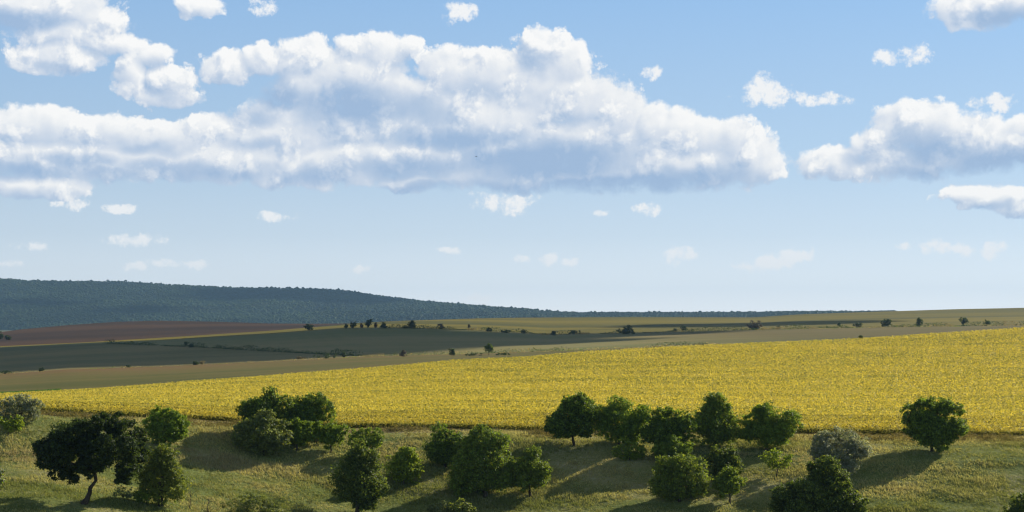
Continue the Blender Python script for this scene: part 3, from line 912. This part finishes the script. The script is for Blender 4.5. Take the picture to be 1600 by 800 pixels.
def hedge(name, label, pts, hgt, wid, dens, kind, gap=0.3, leafk=0.7, second=None, kindtag=None, seed=1):
    """a ragged strip of scrub along a field edge"""
    rg = np.random.default_rng(seed)
    C, N = [], []
    W = [spot(x, y) for x, y in pts]
    for (xa, ya, za), (xb, yb_, zb) in zip(W[:-1], W[1:]):
        L = math.hypot(xb - xa, yb_ - ya)
        n = int(L * dens)
        t = rg.random(n)
        x = xa + (xb - xa) * t + rg.normal(size=n) * wid * 0.5; y = ya + (yb_ - ya) * t + rg.normal(size=n) * wid * 0.5
        pr = fbm(x / 23.0 + seed, y / 23.0, 3) + 0.5
        keep = pr > gap
        x, y, pr = x[keep], y[keep], pr[keep]
        z = ground_z_many(x, y) + rg.random(len(x)) ** 1.3 * hgt * np.clip((pr - gap) * 2.6, 0.15, 1.3)
        C.append(np.stack([x, y, z], -1)); N.append(rg.normal(size=(len(x), 3)) + np.array([0, 0, 0.4]))
    C = np.concatenate(C); N = np.concatenate(N)
    sz = leafk * np.median(C[:, 1]) / 1000
    V, Q = kites(C, N, sz * rg.uniform(0.6, 1.4, len(C)), sz * 0.7, rg)
    col = tint_of(kind, len(C), rg)
    if second:
        sw = fbm(C[:, 0] / 15, C[:, 1] / 15, 2) > second[1]
        col[sw] = tint_of(second[0], int(sw.sum()), rg)
    o = np_mesh(name, V, Q, M_LEAF, tint=col)
    if kindtag: tag(o, label, kind=kindtag)
    else: tag(o, label, 'hedge')
    return o


def along(fn, x0, x1, n, dy=0.0):
    return [(x, float(fn(x)) + dy) for x in np.linspace(x0, x1, n)]


hedge('hedge', 'long ragged hedge of scrub below the olive field', along(B4v, 596, 1640, 30, 0.3), 2.6, 3.0, 14, 'shade', 0.12, second=('dry', 0.22))
hedge('hedge', 'dark scrubby hedge running down across the dark fields', along(HLv, 165, 560, 16), 2.6, 3.0, 12, 'shade', 0.10, seed=5)
hedge('hedge', 'low scrub line where the stubble meets the dark field', along(B3v, 560, 1150, 22), 1.6, 2.5, 9, 'shade', 0.30, second=('straw', 0.1), seed=9)
hedge('dry_grass', 'pale dry grass along the upper edge of the stubble', along(B3v, -40, 1130, 30, 0.6), 0.9, 2.5, 5, 'straw', 0.25, second=('olive', 0.2), kindtag='stuff', seed=12)
hedge('dry_grass', 'pale weeds along the hedge under the right of the olive field', along(B4v, 1180, 1640, 14, 0.8), 1.2, 3.0, 4, 'straw', 0.35, second=('olive', 0.1), kindtag='stuff', seed=14)


# ------------------------------------------------------------------ the sunflower field
def sunflowers():
    rg = np.random.default_rng(21)
    dmax = 700.0

    def scatter(n_per_m2, d0, d1):
        n = int(n_per_m2 * 0.87 * (d0 + d1) / 2 * (d1 - d0))
        d = np.sqrt(rg.random(n) * (d1 * d1 - d0 * d0) + d0 * d0)
        xp = rg.uniform(-270, 1870, n)
        # rows run along the slope, 0.75 m apart
        x = (xp - 800) * d / F
        tram = np.mod((d * 0.97 - x * 0.26) / 34.0, 1.0) < 0.045
        ok = (~tram | (rg.random(n) < 0.45)) & (d > B1d(xp) + 0.4 + 1.6 * np.clip(fbm(x / 4, d / 4, 2), -0.2, 1)) & (d < B2d(xp) - 0.5)
        return x[ok], d[ok]
    parts_v, parts_q, parts_c = [], [], []
    off = 0

    def add(C, N, L, W, col):
        nonlocal off
        V, Q = kites(C, N, L, W, rg)
        parts_v.append(V); parts_q.append(Q + off); parts_c.append(col)
        off += len(V)
    for npm, d0, d1, near_ in ((8.0, 222, 300, True), (5.0, 300, 430, False), (3.0, 430, dmax, False)):
        x, y = scatter(npm, d0, d1)
        n = len(x)
        big = {8.0: 0.9, 5.0: 1.0, 3.0: 1.2}[npm]
        z = ground_z_many(x, y)
        band = fbm(x / 60 + 5, y / 9, 4) + 0.6 * fbm(x / 14, y / 5 + 30, 3)
        green = np.clip(0.30 + 0.75 * band, 0.02, 0.9)
        h = 1.25 * (0.85 + 0.3 * rg.random(n)) * (1 + 0.15 * band)
        base = np.stack([x, y, z], -1)
        # flower heads: yellow rays round a brown face, nodding
        az = rg.normal(0.2, 0.9, n)
        N = np.stack([np.sin(az) * 0.8, -np.cos(az) * 0.8, rg.normal(0.35, 0.35, n)], -1)
        C = base + np.stack([rg.normal(size=n) * 0.05, rg.normal(size=n) * 0.05, h], -1)
        yl = np.array([0.74, 0.61, 0.095]) * rg.uniform(0.75, 1.15, (n, 1))
        dull = rg.random(n) < green * 0.6
        yl[dull] = np.array([0.38, 0.35, 0.06]) * rg.uniform(0.6, 1.2, (int(dull.sum()), 1))
        sz = 0.34 * big * rg.uniform(0.75, 1.2, n)
        add(C, N, sz, sz * 0.85, yl)
        if near_:
            add(C + N * 0.03, N, sz * 0.42, sz * 0.42, np.array([0.07, 0.045, 0.02]) * rg.uniform(0.6, 1.4, (n, 1)))
        # leaves, yellowing from below
        for k in range(4 if near_ else 3):
            t = rg.uniform(0.35, 0.95, n)
            C = base + np.stack([rg.normal(size=n) * 0.17 * big, rg.normal(size=n) * 0.17 * big, h * t], -1)
            N = np.stack([rg.normal(size=n) * 0.6, rg.normal(size=n) * 0.6 - 0.35, np.ones(n)], -1)
            c = np.where((rg.random(n) < green)[:, None], np.array([0.33, 0.34, 0.06]), np.array([0.63, 0.545, 0.09])) * rg.uniform(0.8, 1.15, (n, 1))
            add(C, N, 0.31 * big * rg.uniform(0.7, 1.25, n), 0.22 * big, c)
        if near_:
            m = y < B1d(800 + F * x / y) + 6      # stalks show along the near edge
            b = base[m]; hh = h[m]; k_ = len(b)
            for j in range(5):
                add(b + np.stack([rg.normal(size=k_) * 0.1, rg.normal(size=k_) * 0.1, hh * rg.uniform(0.15, 0.6, k_)], -1),
                    np.stack([rg.normal(size=k_), -np.ones(k_), rg.normal(size=k_) * 0.3], -1), 0.35, 0.16, np.array([0.09, 0.10, 0.025]) * rg.uniform(0.5, 1.3, (k_, 1)))
    o = np_mesh('sunflowers', np.concatenate(parts_v), np.concatenate(parts_q), M_SUNLEAF, tint=np.concatenate(parts_c))
    tag(o, 'bright yellow field of ripening sunflowers', kind='stuff')
    # a strip of fresh green at the far left corner of the field
    n = 5000
    xp = rg.uniform(-60, 95, n); t = rg.random(n)
    d = B2d(xp) + 2 + t * 60
    x = (xp - 800) * d / F
    C = np.stack([x, d, ground_z_many(x, d) + 0.25 * rg.random(n)], -1)
    V, Q = kites(C, rg.normal(size=(n, 3)) + np.array([0, 0, 1.0]), 0.7, 0.5, rg)
    tag(np_mesh('clover', V, Q, M_GRASS, tint=np.array([0.10, 0.19, 0.03]) * rg.uniform(0.6, 1.2, (n, 1))), 'patch of fresh green clover behind the left end of the sunflowers', kind='stuff')


sunflowers()


# ------------------------------------------------------------------ grass on the bank
def grass():
    rg = np.random.default_rng(33)
    n = 185000
    xp = rg.uniform(-270, 1870, n)
    d0 = 185 * near(0.85)(xp); d1 = B1d(xp) + 0.5
    d = d0 + (d1 - d0) * rg.random(n) ** 0.85
    v = ground_z_many((xp - 800) * d / F, d)
    keep = (HZ - F * v / d) < 840
    xp, d, v = xp[keep], d[keep], v[keep]
    x = (xp - 800) * d / F
    n = len(x)
    p1 = fbm(x / 11 + 2, d / 4.5, 4); p2 = fbm(x / 3.1, d / 1.6 + 40, 3)
    tall = np.clip(0.5 + 0.9 * p1 + 0.5 * p2, 0.05, 1.2)
    dryness = np.clip(0.25 + 0.85 * fbm(x / 16 + 9, d / 5 + 3, 4) + 0.35 * p2, 0, 1)
    for px, py, rx, ry, w in ((315, 698, 60, 12, 0.6), (335, 722, 40, 8, 0.5), (215, 668, 60, 6, 0.4), (60, 720, 50, 10, 0.4), (1250, 722, 50, 12, 0.45), (700, 672, 160, 6, 0.3), (1460, 745, 110, 12, 0.25), (470, 735, 60, 8, 0.3)):
        sx, sd, sz = spot(px, py)
        dryness = dryness + w * np.exp(-((x - sx) / (rx * sd / F)) ** 2 - ((d - sd) / (ry * sd / F / 0.28)) ** 2)
    edge = np.clip((d - (B1d(xp) - 9)) / 8, 0, 1)
    dryness = np.clip(dryness + edge * 0.5, 0, 1)
    keep = rg.random(n) < 0.35 + tall * 0.7
    x, d, v, tall, dryness = x[keep], d[keep], v[keep], tall[keep], dryness[keep]
    n = len(x)
    K = 5
    bx = np.repeat(x, K) + rg.normal(size=n * K) * 0.16; by = np.repeat(d, K) + rg.normal(size=n * K) * 0.16
    bz = ground_z_many(bx, by) - 0.03
    h = np.repeat(0.10 + 0.30 * tall, K) * rg.uniform(0.6, 1.3, n * K)
    w = 0.035 + 0.03 * rg.random(n * K)
    tuft = np.repeat(rg.random(n) < 0.02 + 0.06 * np.clip(p2[keep] if len(p2) == len(keep) else 0, 0, 1), K)
    h = h * np.where(tuft, 1.9, 1.0)
    a = rg.uniform(0, math.pi, n * K)
    lx = rg.normal(size=n * K) * 0.4 * h - 0.25 * h; ly = rg.normal(size=n * K) * 0.4 * h
    V = np.empty((n * K, 3, 3))
    V[:, 0] = np.stack([bx - np.cos(a) * w, by - np.sin(a) * w, bz], -1)
    V[:, 1] = np.stack([bx + np.cos(a) * w, by + np.sin(a) * w, bz], -1)
    V[:, 2] = np.stack([bx + lx, by + ly, bz + h], -1)
    g = np.array([0.175, 0.21, 0.058]); s = np.array([0.50, 0.47, 0.23]); br = np.array([0.40, 0.34, 0.20])
    t = np.repeat(dryness, K)[:, None] + rg.normal(size=(n * K, 1)) * 0.16
    c = np.where(t < 0.6, g + (s - g) * np.clip(t / 0.6, 0, 1), s + (br - s) * np.clip((t - 0.6) / 0.4, 0, 1)) * rg.uniform(0.75, 1.2, (n * K, 1))
    c = np.where(tuft[:, None], c * np.array([0.72, 0.76, 0.7]), c)
    o = np_mesh('grass', V.reshape(-1, 3), np.arange(n * K * 3).reshape(-1, 3), M_GRASS, tint=c)
    tag(o, 'rough grass, green and dry, all over the bank', kind='stuff')


grass()


def margin_weeds():
    rg = np.random.default_rng(55)
    n = 11000
    xp = rg.uniform(-270, 1870, n)
    d = B1d(xp) + rg.normal(-2.2, 1.5, n)
    x = (xp - 800) * d / F
    cl = fbm(x / 5.0, d / 3.0, 3) + 0.5
    keep = (rg.random(n) < np.clip((cl - 0.35) * 2.2, 0.03, 1)) & (d < B1d(xp) + 0.6)
    x, d, cl = x[keep], d[keep], cl[keep]
    K = 7
    m = len(x) * K
    h = np.repeat(rg.uniform(0.3, 0.8, len(x)) * np.clip(cl + 0.3, 0.5, 1.2), K)
    bx = np.repeat(x, K) + rg.normal(size=m) * 0.16; by = np.repeat(d, K) + rg.normal(size=m) * 0.16
    C = np.stack([bx, by, ground_z_many(bx, by) + h * rg.random(m)], -1)
    V, Q = kites(C, np.stack([rg.normal(size=m), -np.abs(rg.normal(size=m)), rg.normal(size=m) * 0.3], -1), 0.26, 0.12, rg)
    t = rg.random((m, 1)) * 0.6 + np.repeat(rg.random((len(x), 1)), K, 0) * 0.5
    c = np.array([0.10, 0.11, 0.03]) + np.clip(t, 0, 1) * np.array([0.14, 0.08, 0.06])
    tag(np_mesh('dry_weeds', V, Q, M_GRASS, tint=c), 'brown and green weeds along the near edge of the sunflowers', kind='stuff')


margin_weeds()


# ------------------------------------------------------------------ the wood on the hill
def forest():
    rg = np.random.default_rng(44)
    n = 170000
    xp = rg.uniform(-160, 1400, n)
    db, ds = WDd(xp) - 120, SKd(xp)
    t = rg.random(n)
    d = db + (ds + 300 - db) * t
    x = (xp - 800) * d / F
    # the wood starts some way behind the fields
    ok = d > db + 40
    x, d = x[ok], d[ok]
    n = len(x)
    z = ground_z_many(x, d)
    import bmesh
    bm = bmesh.new()
    bmesh.ops.create_icosphere(bm, subdivisions=1, radius=1.0)
    iv = np.array([v.co[:] for v in bm.verts]); iff = np.array([[v.index for v in f.verts] for f in bm.faces])
    bm.free()
    iff = iff[[iv[f].mean(0)[2] > -0.12 for f in iff]]
    r = rg.gamma(8.0, 0.52, n).clip(2.2, 9.0) * np.where(xp[ok] > 840, 0.75, 1.0)
    hh = rg.uniform(0.55, 0.9, n)
    V = iv[None] * (1 + rg.normal(size=(n, len(iv), 1)) * 0.13)
    a = rg.uniform(0, 6.28, n)
    ca, sa = np.cos(a)[:, None], np.sin(a)[:, None]
    X = V[..., 0] * ca - V[..., 1] * sa; Y = V[..., 0] * sa + V[..., 1] * ca
    P = np.stack([X * r[:, None] + x[:, None], Y * r[:, None] + d[:, None], V[..., 2] * (r * hh)[:, None] + (z + r * hh * 0.9 + rg.uniform(-2, 4, n))[:, None]], -1)
    Q = (iff[None] + (np.arange(n) * len(iv))[:, None, None]).reshape(-1, 3)
    patch = fbm(x / 260, d / 260, 3)
    base = np.array([0.016, 0.032, 0.012]) + np.clip(0.5 + 1.8 * patch + rg.normal(size=n) * 0.25, 0, 1.8)[:, None] * np.array([0.018, 0.026, 0.007])
    c = np.repeat(base, len(iff), 0) * rg.uniform(0.85, 1.15, (n * len(iff), 1))
    o = np_mesh('forest', P.reshape(-1, 3), Q, M_CANOPY, tint=c)
    tag(o, 'far blue green wood covering the long hill', kind='stuff')


forest()


# ------------------------------------------------------------------ clouds overhead whose shadows lie on the fields, and a bird
def cloud_mat():
    m, nt = new_mat('cloud_vapour')
    out = nt.n('ShaderNodeOutputMaterial')
    d = nt.n('ShaderNodeBsdfDiffuse')
    d.inputs[0].default_value = (0.9, 0.9, 0.9, 1)
    nt.put(out.inputs[0], d.outputs[0])
    return m


M_CLOUD = cloud_mat()


def cloud(tx, ty, tz, rx, ry, rot, alt, label, seed, n=34):
    """a cumulus between the sun and the spot tx, ty on the ground"""
    import bmesh
    rg = np.random.default_rng(seed)
    t = (alt - tz) / SUN.z
    c = np.array([tx + SUN.x * t, ty + SUN.y * t, alt])
    bm = bmesh.new()
    bmesh.ops.create_icosphere(bm, subdivisions=3, radius=1.0)
    iv = np.array([v.co[:] for v in bm.verts]); iff = np.array([[v.index for v in f.verts] for f in bm.faces])
    bm.free()
    V, Q = [], []
    cr, sr = math.cos(rot), math.sin(rot)
    for i in range(n):
        a = rg.uniform(0, 6.283); q = math.sqrt(rg.random())
        u, v = math.cos(a) * q * rx, math.sin(a) * q * ry
        r = min(rx, ry) * rg.uniform(0.24, 0.46) * (1.1 - 0.35 * q)
        p = iv * np.array([r * 1.25, r * 1.1, r * 0.45])
        p = p * (1 + 0.35 * fbm(iv[:, 0] * 2.3 + i, iv[:, 1] * 2.3 + iv[:, 2] * 1.7, 4))[:, None]
        p[:, 2] = np.where(p[:, 2] < 0, p[:, 2] * 0.35, p[:, 2])
        V.append(p + np.array([u * cr - v * sr, u * sr + v * cr, 0])); Q.append(iff + i * len(iv))
    o = np_mesh('cloud', np.concatenate(V), np.concatenate(Q), M_CLOUD, smooth=True, loc=c)
    tag(o, label, kind='structure')


cloud(-330, 1060, -24, 370, 200, 0.05, 1500, 'white cumulus cloud shading the dark green field', 1, 60)
cloud(75, 1200, -14, 110, 60, 0.0, 1500, 'small cumulus cloud shading the hedge', 2)
cloud(265, 1600, 0, 110, 130, 0.1, 1600, 'cumulus cloud shading the right of the olive field', 4)
cloud(-2000, 6300, 60, 700, 220, -0.25, 3600, 'long cumulus cloud shading the wooded hill', 5)
cloud(-1000, 7000, 100, 500, 250, 0.1, 3600, 'cumulus cloud shading the crest of the wooded hill', 6)
cloud(-74, 156, -22, 44, 17, 0.0, 1100, 'small cumulus cloud shading the near grass', 7, 26)


def bird():
    d = 430.0
    x = (744 - 800) * d / F; z = (HZ - 244.5) * d / F
    root = tag(empty('bird', (x, d, z)), 'tiny dark bird flying below the big cloud', 'bird')
    m, nt = new_mat('feathers')
    out = nt.n('ShaderNodeOutputMaterial'); b = nt.n('ShaderNodeBsdfPrincipled')
    b.inputs['Base Color'].default_value = (0.03, 0.028, 0.025, 1); b.inputs['Roughness'].default_value = 0.8
    nt.put(out.inputs[0], b.outputs[0])
    tv, tq = tube([(-0.26, 0, 0), (-0.22, 0, 0.01), (-0.12, 0, 0.02), (0.05, 0, 0.0), (0.2, 0, 0), (0.34, 0, 0)], [0.004, 0.035, 0.055, 0.06, 0.03, 0.02], 8)
    np_mesh('body', tv, tq, m, root, smooth=True)
    for s in (-1, 1):
        V = np.array([[-0.1, 0.02 * s, 0.03], [0.1, 0.02 * s, 0.03], [0.06, 0.25 * s, 0.10], [-0.1, 0.25 * s, 0.11], [0.14, 0.52 * s, 0.04],
                      [-0.1, 0.02 * s, 0.05], [0.1, 0.02 * s, 0.045], [0.06, 0.25 * s, 0.115], [-0.1, 0.25 * s, 0.125]], float)
        np_mesh('wing', V, [np.array([[0, 1, 2, 3], [5, 8, 7, 6]]), np.array([[3, 2, 4], [8, 4, 7]])], m, root)


bird()


# ------------------------------------------------------------------ the air
HAZE_DENSITY = 0.21 / 5200.0


def build_haze():
    m, nt = new_mat('haze')
    out = nt.n('ShaderNodeOutputMaterial')
    pv = nt.n('ShaderNodeVolumePrincipled')
    pv.inputs['Color'].default_value = (0.42, 0.70, 1.0, 1)
    pv.inputs['Density'].default_value = HAZE_DENSITY
    pv.inputs['Anisotropy'].default_value = 0.0
    nt.put(out.inputs['Volume'], pv.outputs[0])
    m.cycles.homogeneous_volume = True
    x0, x1, y0, y1, z0, z1 = -11000, 11000, -1600, 11600, -37.2, 235
    V = np.array([[x, y, z] for x in (x0, x1) for y in (y0, y1) for z in (z0, z1)], float)
    Q = np.array([[0, 1, 3, 2], [4, 6, 7, 5], [0, 4, 5, 1], [2, 3, 7, 6], [0, 2, 6, 4], [1, 5, 7, 3]])
    tag(np_mesh('haze', V, Q, m), 'thin blue summer haze over the fields', kind='stuff')


build_haze()
